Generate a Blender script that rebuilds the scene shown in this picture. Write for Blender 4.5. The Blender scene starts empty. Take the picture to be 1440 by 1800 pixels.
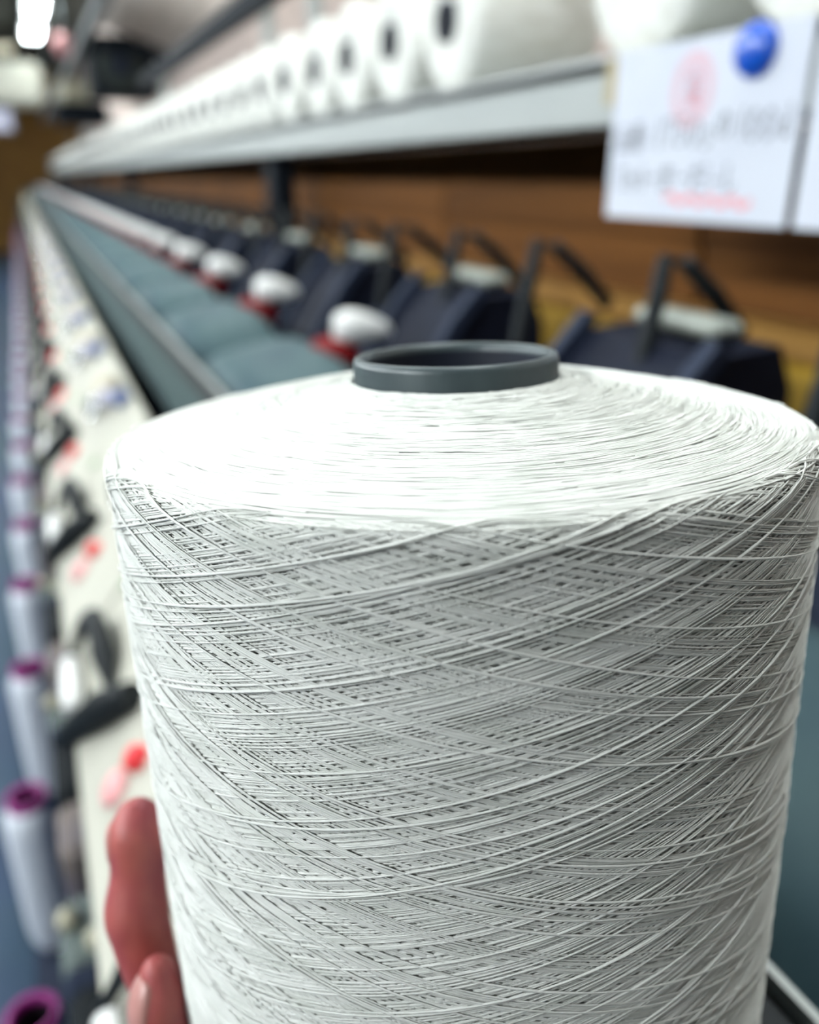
import bpy, math, random
import numpy as np
from mathutils import Vector, Matrix

SC = bpy.context.scene
COL = SC.collection
H = 1.30                      # camera height above the floor; most coordinates below are given relative to the camera height
random.seed(7)
rng = np.random.default_rng(7)

# ------------------------------------------------------------------ camera
cam_d = bpy.data.cameras.new('camera')
cam = bpy.data.objects.new('camera', cam_d)
COL.objects.link(cam)
PITCH, YAW = math.radians(22.28), math.radians(23.912)
cam.location = (0, 0, H)
cam.rotation_euler = (math.pi / 2 - PITCH, 0, -YAW)
cam_d.sensor_fit = 'HORIZONTAL'
cam_d.sensor_width = 36.0
cam_d.lens = 36.0
cam_d.clip_start = 0.01
cam_d.clip_end = 100
cam_d.dof.use_dof = True
cam_d.dof.focus_distance = 0.1235
cam_d.dof.aperture_fstop = 11.0
SC.camera = cam

# ------------------------------------------------------------------ view, world
SC.view_settings.view_transform = 'Standard'
SC.view_settings.look = 'None'
SC.view_settings.gamma = 1.0
SC.view_settings.use_curve_mapping = False
SC.view_settings.exposure = 0.17
cy = SC.cycles
cy.max_bounces = 5; cy.diffuse_bounces = 3; cy.glossy_bounces = 2; cy.transmission_bounces = 2
cy.caustics_reflective = False; cy.caustics_refractive = False
cy.use_adaptive_sampling = True; cy.adaptive_threshold = 0.05
wd = bpy.data.worlds.new('world')
SC.world = wd
wd.use_nodes = True
wd.node_tree.nodes['Background'].inputs[0].default_value = (0.86, 0.95, 1.0, 1)
wd.node_tree.nodes['Background'].inputs[1].default_value = 0.07

LAMP_W = 10.3                 # power of each fluorescent fixture (area light in the lamp builder)

# ------------------------------------------------------------------ materials
def mat(name, col, rough=0.5, metal=0.0, noise=None, bump=None, spec=0.5, emit=None, sss=None, coat=0.0):
    m = bpy.data.materials.new(name)
    m.use_nodes = True
    nt = m.node_tree
    b = nt.nodes['Principled BSDF']
    b.inputs['Base Color'].default_value = (*col, 1)
    b.inputs['Roughness'].default_value = rough
    b.inputs['Metallic'].default_value = metal
    b.inputs['Specular IOR Level'].default_value = spec
    b.inputs['Coat Weight'].default_value = coat
    if emit:
        b.inputs['Emission Color'].default_value = (*emit[0], 1)
        b.inputs['Emission Strength'].default_value = emit[1]
    if sss:
        b.inputs['Subsurface Weight'].default_value = sss[0]
        b.inputs['Subsurface Radius'].default_value = sss[1]
        b.inputs['Subsurface Scale'].default_value = sss[2]
    tc = None
    if noise or bump:
        tc = nt.nodes.new('ShaderNodeTexCoord')
    if noise:                                   # (scale xyz, other colour, low, high)
        mp = nt.nodes.new('ShaderNodeMapping')
        mp.inputs['Scale'].default_value = noise[0]
        n = nt.nodes.new('ShaderNodeTexNoise')
        n.inputs['Scale'].default_value = 1.0
        n.inputs['Detail'].default_value = 4.0
        rp = nt.nodes.new('ShaderNodeMapRange')
        rp.inputs['From Min'].default_value = noise[2]
        rp.inputs['From Max'].default_value = noise[3]
        mx = nt.nodes.new('ShaderNodeMix')
        mx.data_type = 'RGBA'
        mx.inputs[6].default_value = (*col, 1)
        mx.inputs[7].default_value = (*noise[1], 1)
        nt.links.new(tc.outputs['Object'], mp.inputs[0])
        nt.links.new(mp.outputs[0], n.inputs['Vector'])
        nt.links.new(n.outputs['Fac'], rp.inputs['Value'])
        nt.links.new(rp.outputs[0], mx.inputs[0])
        nt.links.new(mx.outputs[2], b.inputs['Base Color'])
    if bump:                                    # (scale xyz, strength, distance)
        mp = nt.nodes.new('ShaderNodeMapping')
        mp.inputs['Scale'].default_value = bump[0]
        n = nt.nodes.new('ShaderNodeTexNoise')
        n.inputs['Scale'].default_value = 1.0
        n.inputs['Detail'].default_value = 3.0
        bp = nt.nodes.new('ShaderNodeBump')
        bp.inputs['Strength'].default_value = bump[1]
        bp.inputs['Distance'].default_value = bump[2]
        nt.links.new(tc.outputs['Object'], mp.inputs[0])
        nt.links.new(mp.outputs[0], n.inputs['Vector'])
        nt.links.new(n.outputs['Fac'], bp.inputs['Height'])
        nt.links.new(bp.outputs[0], b.inputs['Normal'])
    return m

M = {}
M['yarn'] = mat('yarn_white', (0.79, 0.80, 0.76), 0.75, noise=((60, 60, 220), (0.68, 0.70, 0.65), 0.45, 0.75), spec=0.25)
M['yarn_base'] = mat('yarn_underlayer', (0.62, 0.64, 0.60), 0.9, spec=0.1)
M['yarn_shelf'] = mat('yarn_shelf_white', (0.88, 0.88, 0.83), 0.8, noise=((18, 60, 60), (0.74, 0.73, 0.66), 0.4, 0.7), bump=((60, 500, 500), 0.2, 0.001), spec=0.2)
M['tube'] = mat('tube_slate_plastic', (0.045, 0.062, 0.068), 0.38, noise=((90, 90, 40), (0.06, 0.08, 0.085), 0.4, 0.7), bump=((300, 300, 300), 0.05, 0.0005))
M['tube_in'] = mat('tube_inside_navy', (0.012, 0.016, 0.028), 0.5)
M['skin'] = mat('skin', (0.47, 0.12, 0.10), 0.5, noise=((70, 70, 45), (0.32, 0.050, 0.070), 0.42, 0.7), bump=((900, 900, 300), 0.12, 0.0006), sss=(0.12, (1.0, 0.3, 0.2), 0.003))
M['nail'] = mat('fingernail', (0.55, 0.27, 0.24), 0.3)
M['shelf'] = mat('grey_painted_shelf', (0.42, 0.445, 0.43), 0.5, noise=((3, 3, 20), (0.37, 0.395, 0.385), 0.4, 0.7))
M['shelf_lip'] = mat('shelf_edge_light', (0.52, 0.54, 0.55), 0.45)
M['card'] = mat('card_paper', (0.71, 0.74, 0.82), 0.8, spec=0.2, noise=((20, 20, 20), (0.68, 0.71, 0.80), 0.4, 0.7))
M['ink'] = mat('grey_pencil', (0.22, 0.23, 0.26), 0.8)
M['stamp'] = mat('red_stamp_ink', (0.78, 0.34, 0.40), 0.8)
M['stamp_pale'] = mat('pale_stamp_ink', (0.74, 0.55, 0.62), 0.8)
M['redpen'] = mat('red_pen', (0.85, 0.42, 0.47), 0.8)
M['magnet'] = mat('blue_magnet', (0.001, 0.085, 0.56), 0.3, bump=((140, 140, 140), 0.35, 0.002), coat=0.3)
M['tape'] = mat('tan_tape', (0.42, 0.35, 0.20), 0.6)
M['brown'] = mat('brown_board', (0.15, 0.060, 0.014), 0.7, noise=((6, 1.2, 30), (0.085, 0.034, 0.009), 0.35, 0.7), spec=0.1)
M['brown2'] = mat('brown_wall_paint', (0.34, 0.17, 0.03), 0.7, noise=((2, 2, 2), (0.26, 0.12, 0.022), 0.4, 0.7))
M['ochre'] = mat('ochre_paint', (0.42, 0.25, 0.02), 0.5, noise=((9, 3, 9), (0.30, 0.17, 0.02), 0.4, 0.7))
M['navy'] = mat('navy_cast_metal', (0.006, 0.008, 0.017), 0.65, noise=((12, 12, 12), (0.010, 0.013, 0.026), 0.4, 0.7), spec=0.12)
M['navy2'] = mat('slate_blue_metal', (0.020, 0.028, 0.052), 0.6, spec=0.15)
M['black'] = mat('black_plastic', (0.008, 0.011, 0.013), 0.6, spec=0.25)
M['plate'] = mat('pale_label_plate', (0.30, 0.32, 0.28), 0.5)
M['teal'] = mat('teal_enamel', (0.058, 0.100, 0.108), 0.6, noise=((8, 8, 8), (0.026, 0.052, 0.072), 0.4, 0.7), spec=0.15)
M['teal_dark'] = mat('dark_teal_metal', (0.032, 0.055, 0.056), 0.6, spec=0.15)
M['gap'] = mat('dark_blue_metal', (0.014, 0.022, 0.046), 0.6, spec=0.3)
M['white'] = mat('white_plastic', (0.80, 0.80, 0.78), 0.35)
M['red'] = mat('dark_red_plastic', (0.17, 0.004, 0.006), 0.6, spec=0.15)
M['redb'] = mat('red_button', (0.75, 0.02, 0.03), 0.35)
M['pink'] = mat('pink_button', (0.80, 0.38, 0.38), 0.4)
M['green'] = mat('pale_green_lens', (0.28, 0.42, 0.24), 0.4)
M['beige'] = mat('beige_enamel', (0.50, 0.49, 0.42), 0.6, noise=((5, 5, 5), (0.45, 0.44, 0.375), 0.4, 0.7), spec=0.2)
M['tan'] = mat('tan_plastic', (0.55, 0.50, 0.38), 0.45)
M['lilac'] = mat('lilac_plastic', (0.52, 0.52, 0.66), 0.4)
M['bluep'] = mat('blue_plastic', (0.06, 0.10, 0.26), 0.4)
M['chrome'] = mat('bright_steel', (0.70, 0.72, 0.74), 0.22, metal=1.0)
M['greygreen'] = mat('grey_green_paint', (0.13, 0.16, 0.15), 0.5)
M['cream'] = mat('cream_plastic', (0.55, 0.52, 0.38), 0.5)
M['mauve'] = mat('mauve_grey_paint', (0.13, 0.115, 0.15), 0.6, noise=((14, 14, 14), (0.22, 0.18, 0.16), 0.45, 0.65))
M['spool_yarn'] = mat('spool_yarn', (0.80, 0.84, 0.91), 0.8, bump=((30, 30, 500), 0.2, 0.001), spec=0.2)
M['magenta'] = mat('magenta_tube', (0.30, 0.02, 0.20), 0.4)
M['hole'] = mat('tube_bore', (0.012, 0.006, 0.012), 0.7)
M['floor'] = mat('blue_floor_paint', (0.014, 0.040, 0.10), 0.4, noise=((1.5, 1.5, 1), (0.014, 0.055, 0.085), 0.35, 0.65))
M['ceil'] = mat('dark_ceiling', (0.030, 0.032, 0.022), 0.8)
M['canopy'] = mat('white_roof_sheet', (0.86, 0.82, 0.79), 0.6)
M['pinkwall'] = mat('pinkish_wall', (0.66, 0.54, 0.48), 0.8, noise=((2, 2, 2), (0.60, 0.50, 0.46), 0.4, 0.7))
M['steel'] = mat('grey_steel', (0.13, 0.16, 0.17), 0.4, metal=0.3)
M['darksteel'] = mat('dark_steel', (0.010, 0.014, 0.020), 0.6, spec=0.12)
M['ring'] = mat('dark_green_metal', (0.040, 0.050, 0.046), 0.6, spec=0.2)
M['duct'] = mat('cream_duct', (0.34, 0.34, 0.29), 0.7)
M['leftwall'] = mat('grey_wall', (0.20, 0.22, 0.22), 0.8)
M['lamp'] = mat('lamp_tube', (0.9, 0.95, 1.0), 0.5, emit=((0.86, 0.97, 1.0), 46.0))
M['pane'] = mat('daylight_pane', (0.6, 0.62, 0.7), 0.3, emit=((0.62, 0.66, 0.85), 0.75))
M['lamp_body'] = mat('lamp_housing', (0.6, 0.6, 0.58), 0.5)

# the roof sheet lets the light of the lamps above it through
nt_ = M['canopy'].node_tree
tr_ = nt_.nodes.new('ShaderNodeBsdfTranslucent'); tr_.inputs[0].default_value = (0.92, 0.89, 0.86, 1)
mx_ = nt_.nodes.new('ShaderNodeMixShader'); mx_.inputs[0].default_value = 0.85
nt_.links.new(nt_.nodes['Principled BSDF'].outputs[0], mx_.inputs[1])
nt_.links.new(tr_.outputs[0], mx_.inputs[2])
nt_.links.new(mx_.outputs[0], nt_.nodes['Material Output'].inputs[0])

# ------------------------------------------------------------------ mesh building
class MB:
    """collects shapes; build() links them as one mesh object"""
    def __init__(self):
        self.v, self.f, self.s = [], [], []
    def add(self, verts, faces, smooth=False):
        o = len(self.v)
        self.v += [tuple(p) for p in verts]
        self.f += [tuple(i + o for i in q) for q in faces]
        self.s += [smooth] * len(faces)
        return self
    def box(self, c, s, ch=0.0, rot=None):
        hx, hy, hz = s[0] / 2, s[1] / 2, s[2] / 2
        ch = min(ch, hx * .95, hy * .95, hz * .95)
        vs, fs = [], []
        if ch <= 0:
            vs = [(x, y, z) for x in (-hx, hx) for y in (-hy, hy) for z in (-hz, hz)]
            fs = [(0, 1, 3, 2), (4, 6, 7, 5), (0, 4, 5, 1), (2, 3, 7, 6), (0, 2, 6, 4), (1, 5, 7, 3)]
        else:
            idx = {}
            for sx in (-1, 1):
                for sy in (-1, 1):
                    for sz in (-1, 1):
                        for a in range(3):
                            p = [sx * (hx - ch), sy * (hy - ch), sz * (hz - ch)]
                            p[a] = (sx * hx, sy * hy, sz * hz)[a]
                            idx[(sx, sy, sz, a)] = len(vs)
                            vs.append(tuple(p))
            S = (-1, 1)
            for a in range(3):
                b, c2 = (a + 1) % 3, (a + 2) % 3
                for s0 in S:
                    q = []
                    for (u, w) in ((-1, -1), (1, -1), (1, 1), (-1, 1)):
                        k = [0, 0, 0]; k[a] = s0; k[b] = u; k[c2] = w
                        q.append(idx[(*k, a)])
                    fs.append(tuple(q if s0 > 0 else q[::-1]))
                    for s1 in S:                      # edge chamfers between faces a and b
                        q = []
                        for w in S:
                            k = [0, 0, 0]; k[a] = s0; k[b] = s1; k[c2] = w
                            q.append((idx[(*k, a)], idx[(*k, b)]))
                        qq = (q[0][0], q[0][1], q[1][1], q[1][0])
                        fs.append(qq if s0 * s1 < 0 else qq[::-1])
            for sx in S:
                for sy in S:
                    for sz in S:
                        q = tuple(idx[(sx, sy, sz, a)] for a in range(3))
                        fs.append(q if sx * sy * sz > 0 else q[::-1])
        if rot is not None:
            vs = [tuple(rot @ Vector(p)) for p in vs]
        return self.add([(p[0] + c[0], p[1] + c[1], p[2] + c[2]) for p in vs], fs)
    def lathe(self, prof, o=(0, 0, 0), axis=(0, 0, 1), n=24, cap=True, smooth=True):
        """prof: list of (radius, height) along axis"""
        ax = Vector(axis).normalized()
        e1 = ax.orthogonal().normalized(); e2 = ax.cross(e1)
        o = Vector(o)
        vs, fs = [], []
        for (r, h) in prof:
            for k in range(n):
                t = 2 * math.pi * k / n
                vs.append(o + ax * h + (e1 * math.cos(t) + e2 * math.sin(t)) * r)
        for i in range(len(prof) - 1):
            for k in range(n):
                k2 = (k + 1) % n
                fs.append((i * n + k, i * n + k2, (i + 1) * n + k2, (i + 1) * n + k))
        self.add(vs, fs, smooth)
        if cap:
            self.add(vs[:n], [tuple(range(n))[::-1]])
            self.add(vs[-n:], [tuple(range(n))])
        return self
    def tube(self, pts, rad, n=8, smooth=True):
        pts = [Vector(p) for p in pts]
        if not hasattr(rad, '__len__'):
            rad = [rad] * len(pts)
        vs, fs = [], []
        t0 = (pts[1] - pts[0]).normalized()
        e = t0.orthogonal().normalized()
        for i, p in enumerate(pts):
            a = pts[max(i - 1, 0)]; b = pts[min(i + 1, len(pts) - 1)]
            t = (b - a).normalized()
            e = (e - t * e.dot(t)).normalized()
            g = t.cross(e)
            for k in range(n):
                w = 2 * math.pi * k / n
                vs.append(p + (e * math.cos(w) + g * math.sin(w)) * rad[i])
        for i in range(len(pts) - 1):
            for k in range(n):
                k2 = (k + 1) % n
                fs.append((i * n + k, i * n + k2, (i + 1) * n + k2, (i + 1) * n + k))
        self.add(vs, fs, smooth)
        self.add(vs[:n], [tuple(range(n))[::-1]])
        self.add(vs[-n:], [tuple(range(n))])
        return self
    def prism(self, poly, y0, y1):
        """polygon in x,z extruded along y"""
        n = len(poly)
        vs = [(x, y0, z) for x, z in poly] + [(x, y1, z) for x, z in poly]
        fs = [tuple(range(n)), tuple(range(n, 2 * n))[::-1]]
        for k in range(n):
            k2 = (k + 1) % n
            fs.append((k, n + k, n + k2, k2))
        return self.add(vs, fs)
    def mesh(self, name, m):
        me = bpy.data.meshes.new(name)
        me.from_pydata(self.v, [], self.f)
        me.polygons.foreach_set('use_smooth', self.s)
        me.materials.append(m)
        me.update()
        return me
    def build(self, name, m, parent=None):
        return link(name, self.mesh(name, m), parent)

def link(name, data, parent=None):
    o = bpy.data.objects.new(name, data)
    COL.objects.link(o)
    if parent is not None:
        o.parent = parent
    return o
def tag(o, label=None, cat=None, group=None, kind=None):
    if label: o['label'] = label
    if cat: o['category'] = cat
    if group: o['group'] = group
    if kind: o['kind'] = kind
    return o
def thing(name, label, cat, loc=(0, 0, 0), group=None):
    o = bpy.data.objects.new(name, None)
    o.empty_display_size = 0.05
    COL.objects.link(o)
    o.location = loc
    return tag(o, label, cat, group)
def copy_tree(o, parent=None):
    c = o.copy()
    COL.objects.link(c)
    c.parent = parent
    for ch in list(o.children):
        copy_tree(ch, c)
    return c
ORD = ['first', 'second', 'third', 'fourth', 'fifth', 'sixth', 'seventh', 'eighth', 'ninth', 'tenth', 'eleventh', 'twelfth',
       'thirteenth', 'fourteenth', 'fifteenth', 'sixteenth', 'seventeenth', 'eighteenth', 'nineteenth', 'twentieth']

# ================================================================== THE SETTING
YEND = 17.6
fl = MB().box((0.0, 7.5, -0.05), (9, 22, 0.1)).build('floor', M['floor']); tag(fl, kind='structure')
ce = MB().box((-0.6, 7.5, H + 1.80), (8, 22, 0.1)).build('ceiling', M['ceil']); tag(ce, kind='structure')
we = MB().box((-0.6, YEND + 0.05, H + 0.2), (8, 0.1, 3.1)).build('wall_end', M['brown2']); tag(we, kind='structure')
wr = MB().box((1.25, 7.5, H + 0.2), (0.1, 22, 3.1)).build('wall_right', M['pinkwall']); tag(wr, kind='structure')
wl = MB().box((-4.0, 7.5, H + 0.2), (0.1, 22, 3.1)).build('wall_left', M['leftwall']); tag(wl, kind='structure')
# high window in the end wall
wn = tag(link('window_1', None), kind='structure')
wn.location = (-0.35, YEND - 0.02, H + 0.93)
MB().box((0, 0, 0), (0.92, 0.05, 0.42), 0.01).build('window_frame', M['lamp_body'], wn)
MB().box((-0.21, -0.03, 0), (0.38, 0.012, 0.32)).build('pane', M['pane'], wn)
MB().box((0.21, -0.03, 0), (0.38, 0.012, 0.32)).build('pane', M['pane'], wn)

# roof sheet over the back of the shelf, ribs running along the row
rs = thing('roof_sheet', 'white ribbed sheet hanging above the back of the package shelf', 'roof sheet', (0, 0, H))
sl_ = math.atan2(0.14, 0.44)                     # the sheet slopes down towards the wall
ry = Matrix.Rotation(sl_, 3, 'Y')
def on_sheet(t, h):                               # t from the upper edge down the slope, h below the sheet
    return (0.70 + t * math.cos(sl_) - h * math.sin(sl_), 3.6, 0.985 - t * math.sin(sl_) - h * math.cos(sl_))
MB().box(on_sheet(0.25, -0.006), (0.50, 6.6, 0.012), 0, ry).build('sheet', M['canopy'], rs)
for i in range(5):
    MB().box(on_sheet(0.04 + i * 0.105, 0.008), (0.024, 6.6, 0.016), 0.003, ry).build('rib', M['canopy'], rs)
MB().box((0.92, 6.93, 0.865), (0.48, 0.05, 0.13), 0.01).build('end_beam', M['darksteel'], rs)
for y in (0.9, 3.9, 6.85):
    MB().tube([(0.86, y, 0.95), (0.86, y, 1.76)], 0.008).build('hanger_rod', M['steel'], rs)

def strut(name, label, cat, parts):
    t = thing(name, label, cat, (0, 0, H))
    for nm, mb, m in parts:
        mb.build(nm, M[m], t)
    return t
a = MB().box((0.58, 8.6, 0.90), (0.06, 17.4, 0.07), 0.006)
hang = []
for y in (1.0, 5.0, 9.0, 13.0, 17.0):
    hang.append(('hanger_rod', MB().tube([(0.58, y, 0.93), (0.58, y, 1.76)], 0.009), 'steel'))
b = MB().box((0.545, 8.6, 0.885), (0.012, 17.4, 0.03), 0.003)
strut('overhead_track', 'grey steel track hung from the ceiling along the machine row', 'track', [('track', a, 'steel'), ('edge_strip', b, 'shelf_lip')] + hang)
# far overhead blower at the end of the sheet
bl = thing('blower', 'dark round-faced blower mounted above the far part of the shelf', 'blower', (0.83, 7.4, H + 0.78))
MB().box((0.05, 0.25, 0.0), (0.50, 0.5, 0.42), 0.03).build('housing', M['darksteel'], bl)
MB().lathe([(0.17, 0), (0.18, 0.02), (0.16, 0.05), (0.14, 0.05)], (0.03, 0.0, 0.0), (0, -1, 0), 28).build('intake_ring', M['ring'], bl)
MB().lathe([(0.13, 0), (0.05, 0.05), (0.03, 0.07)], (0.03, -0.01, 0.0), (0, -1, 0), 20).build('hub', M['navy2'], bl)
MB().tube([(0.05, 0.25, 0.2), (0.05, 0.25, 0.97)], 0.02).build('hanger_pipe', M['darksteel'], bl)
bx = thing('ceiling_box', 'small cream box hanging below the dark blower', 'box', (0.63, 9.0, H + 0.72))
MB().box((0, 0, 0), (0.34, 0.4, 0.18), 0.04).build('box_body', M['cream'], bx)
MB().box((0.0, 0, -0.19), (0.46, 0.4, 0.18), 0.02).build('dark_bracket', M['darksteel'], bx)
MB().tube([(0, 0, 0.09), (0, 0, 1.03)], 0.012).build('hanger_pipe', M['darksteel'], bx)
dc = thing('air_duct', 'wide cream air duct crossing under the dark ceiling at the far end', 'duct', (0, 12.8, H + 1.10))
MB().box((-0.95, 0.3, 0.0), (2.9, 0.6, 0.52), 0.08).build('duct_body', M['duct'], dc)
MB().box((-1.0, 0.25, 0.40), (2.4, 0.5, 0.10), 0.02).build('top_board', M['tan'], dc)
for x in (-2.0, -0.6, 0.3):
    MB().tube([(x, 0.3, 0.2), (x, 0.3, 0.65)], 0.015).build('hanger_rod', M['darksteel'], dc)
pk = thing('warning_lamp', 'small round pink lamp hanging beside the overhead track', 'lamp', (0.63, 10.0, H + 1.22))
MB().lathe([(0.02, -0.10), (0.085, -0.07), (0.10, 0.0), (0.085, 0.07), (0.03, 0.10)], n=18).build('globe', M['pink'], pk)
MB().tube([(0, 0, 0.09), (0, 0, 0.53)], 0.01).build('stem', M['steel'], pk)

# fluorescent lamps: one row above the machine edge, one over the aisle
def ceiling_lamp(loc, label, group, power, L=1.15, color=(0.98, 1.0, 0.96), tilt=0.0):
    t = thing('ceiling_lamp', label, 'lamp', loc, group)
    MB().box((0, 0, 0.05), (0.22, L, 0.06), 0.012).build('housing', M['lamp_body'], t)
    for sx in (-0.055, 0.055):
        MB().tube([(sx, -L / 2 + 0.03, 0.0), (sx, L / 2 - 0.03, 0.0)], 0.016, 10).build('lamp_tube', M['lamp'], t)
        for e in (-1, 1):
            MB().box((sx, e * (L / 2 - 0.015), 0.008), (0.03, 0.02, 0.045)).build('tube_holder', M['lamp_body'], t)
    hr = MB().tube([(0, 0, 0.05), (0, 0, 1.76 - (loc[2] - H))], 0.008).build('hanger_rod', M['lamp_body'], t)
    t.rotation_euler = (0, tilt, 0)
    hr.rotation_euler = (0, -tilt, 0)
    ld = bpy.data.lights.new('lamp_light', 'AREA')
    ld.shape = 'RECTANGLE'; ld.size = 0.2; ld.size_y = L
    ld.energy = power; ld.color = color
    lo = link('lamp_light', ld, t)
    lo.location = (0, 0, -0.025)
    return t
for i, y in enumerate((12.1, 10.4, 4.4, 2.4, 0.4)):
    lb = {0: 'farthest lit tube lamp, lower of the two bright lamps below the dark ceiling',
          1: 'bright lit tube lamp, upper of the two seen below the dark ceiling'}.get(i, 'lit tube lamp over the machine edge, above the picture')
    ceiling_lamp((0.44, y, H + 1.60), lb, 'tube lamps over the machine edge', LAMP_W)
for i, y in enumerate((14.5, 11.8, 9.2, 7.0, 5.0, 3.0, 1.5, 0.0)):
    ceiling_lamp((-1.6, y, H + 0.85), 'lit tube lamp over the aisle, out of the picture', 'tube lamps over the aisle', LAMP_W * 2.0, color=(0.95, 0.98, 1.0), tilt=math.radians(-32))

# ================================================================== SHELF WITH PACKAGES
SY0, SY1 = -0.3, 17.2
sh = thing('package_shelf', 'long grey steel shelf carrying a row of white yarn packages', 'shelf', (0, 0, H))
MB().box((0.70, (SY0 + SY1) / 2, 0.098), (0.32, SY1 - SY0, 0.012)).build('shelf_board', M['shelf'], sh)
MB().box((0.545, (SY0 + SY1) / 2, 0.075), (0.010, SY1 - SY0, 0.058), 0.002).build('front_face', M['shelf'], sh)
MB().box((0.5455, (SY0 + SY1) / 2, 0.1055), (0.013, SY1 - SY0, 0.004), 0.001).build('front_lip', M['shelf_lip'], sh)
MB().box((0.60, (SY0 + SY1) / 2, 0.048), (0.11, SY1 - SY0, 0.006)).build('bottom_return', M['gap'], sh)
MB().box((0.855, (SY0 + SY1) / 2, 0.30), (0.012, SY1 - SY0, 0.03)).build('back_rail', M['shelf'], sh)
MB().box((0.77, (2.0 + 5.2) / 2, 0.51), (0.05, 3.2 + 0.8, 0.065), 0.004).build('upper_rail', M['darksteel'], sh)
for y in (2.15, 5.3, 8.4, 11.5, 14.6):
    MB().box((0.600, y, -0.60), (0.06, 0.07, 1.30), 0.006).build('post', M['darksteel'], sh)
for y in (2.55, 3.05, 5.3, 8.4, 11.5, 14.6):
    MB().box((0.84, y, 0.31), (0.035, 0.05, 0.44), 0.004).build('back_post', M['shelf'], sh)

def shelf_package_parts(R=0.088, L=0.20, rt=0.0245):
    body = MB()
    prof = [(rt + 0.001, 0.012), (rt + 0.004, 0.004), (0.060, 0.002), (R - 0.010, 0.006), (R - 0.003, 0.012), (R, 0.020),
            (R * 0.99, L - 0.02), (R * 0.985 - 0.004, L - 0.008), (R - 0.015, L - 0.002), (rt + 0.003, L), (rt + 0.001, L - 0.01)]
    body.lathe(prof, axis=(1, 0, 0), n=40, cap=False)
    tb = MB()
    tb.lathe([(rt - 0.003, 0.05), (rt - 0.003, -0.004), (rt, -0.004), (rt, 0.02)], axis=(1, 0, 0), n=28, cap=False)
    tb.lathe([(rt - 0.003, 0.05), (0.001, 0.05)], axis=(1, 0, 0), n=28, cap=False)
    return body, tb
pb, pt = shelf_package_parts()
p_mesh, t_mesh = pb.mesh('yarn_body', M['yarn_shelf']), pt.mesh('tube', M['tube_in'])
for j in range(-3, 79):
    if j == -1:
        continue
    y = 1.136 + 0.2 * j
    if j == -3: lb = 'white yarn package on the shelf directly above the blue magnet'
    elif j == -2: lb = 'white yarn package on the shelf above the white card, beside the empty place'
    elif j == 0: lb = 'white yarn package with the largest dark tube hole, just past the empty shelf place'
    elif j <= 16: lb = '%s white yarn package on the shelf counted from the empty place' % ORD[j]
    else: lb = 'white yarn package blurred into the far stretch of the shelf row'
    o = thing('yarn_package', lb, 'yarn package', (0.558 + random.uniform(-.003, .004), y + random.uniform(-.004, .004), H + 0.192), 'yarn packages in a row on the shelf')
    o.rotation_euler = (random.uniform(0, 6.28), 0, random.uniform(-.02, .02))
    link('yarn_body', p_mesh, o)
    link('tube', t_mesh, o)

# brown boards and ochre rail behind the winding units
for i in range(27):
    y = 0.10 + i * 0.65
    lb = 'dark brown board panel behind the winding units, %s from the camera' % ORD[i] if i < 10 else 'dark brown board panel far along the back of the machine'
    bp = thing('back_panel', lb, 'panel', (0.70, y + 0.325, H), 'brown board panels behind the winding units')
    MB().box((0, 0, -0.062), (0.016, 0.644, 0.214), 0.003).build('board', M['brown'], bp)
    MB().box((-0.011, 0, -0.050), (0.006, 0.644, 0.030), 0.002).build('batten', M['brown'], bp)
    MB().box((0.0, 0, -0.56), (0.012, 0.644, 0.78)).build('lower_sheet', M['gap'], bp)
orr = thing('rear_rail', 'ochre yellow rail running along the back of the machine', 'rail', (0, 0, H))
MB().box((0.665, 8.6, -0.222), (0.045, 17.4, 0.12), 0.008).build('rail_bar', M['ochre'], orr)
MB().box((0.662, 8.6, -0.1475), (0.055, 17.4, 0.026), 0.004).build('cap_strip', M['brown2'], orr)

# ================================================================== CARDS AND MAGNET ON THE SHELF FRONT
def stroke(mb, pts, w, X):
    """a pen stroke: flat ribbon lying on the card; pts are (y, z)"""
    P = [Vector((0, a, b)) for a, b in pts]
    n = len(P)
    top, bot = [], []
    for i in range(n):
        d0 = (P[i] - P[i - 1]).normalized() if i > 0 else (P[1] - P[0]).normalized()
        d1 = (P[i + 1] - P[i]).normalized() if i < n - 1 else d0
        d = (d0 + d1)
        d = d.normalized() if d.length > 0.3 else d1
        nn_ = Vector((0, -d.z, d.y)) * w / 2
        q = P[i] + (d * (-w * .3 if i == 0 else (w * .3 if i == n - 1 else 0)))
        for v in (q - nn_, q + nn_):
            top.append((X - 0.0004, v.y, v.z)); bot.append((X - 0.0001, v.y, v.z))
    m2 = 2 * n
    fs = []
    for i in range(n - 1):
        a = 2 * i
        fs += [(a, a + 1, a + 3, a + 2), (a, a + 2, m2 + a + 2, m2 + a), (a + 3, a + 1, m2 + a + 1, m2 + a + 3)]
    mb.add(top + bot, fs)
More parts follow.
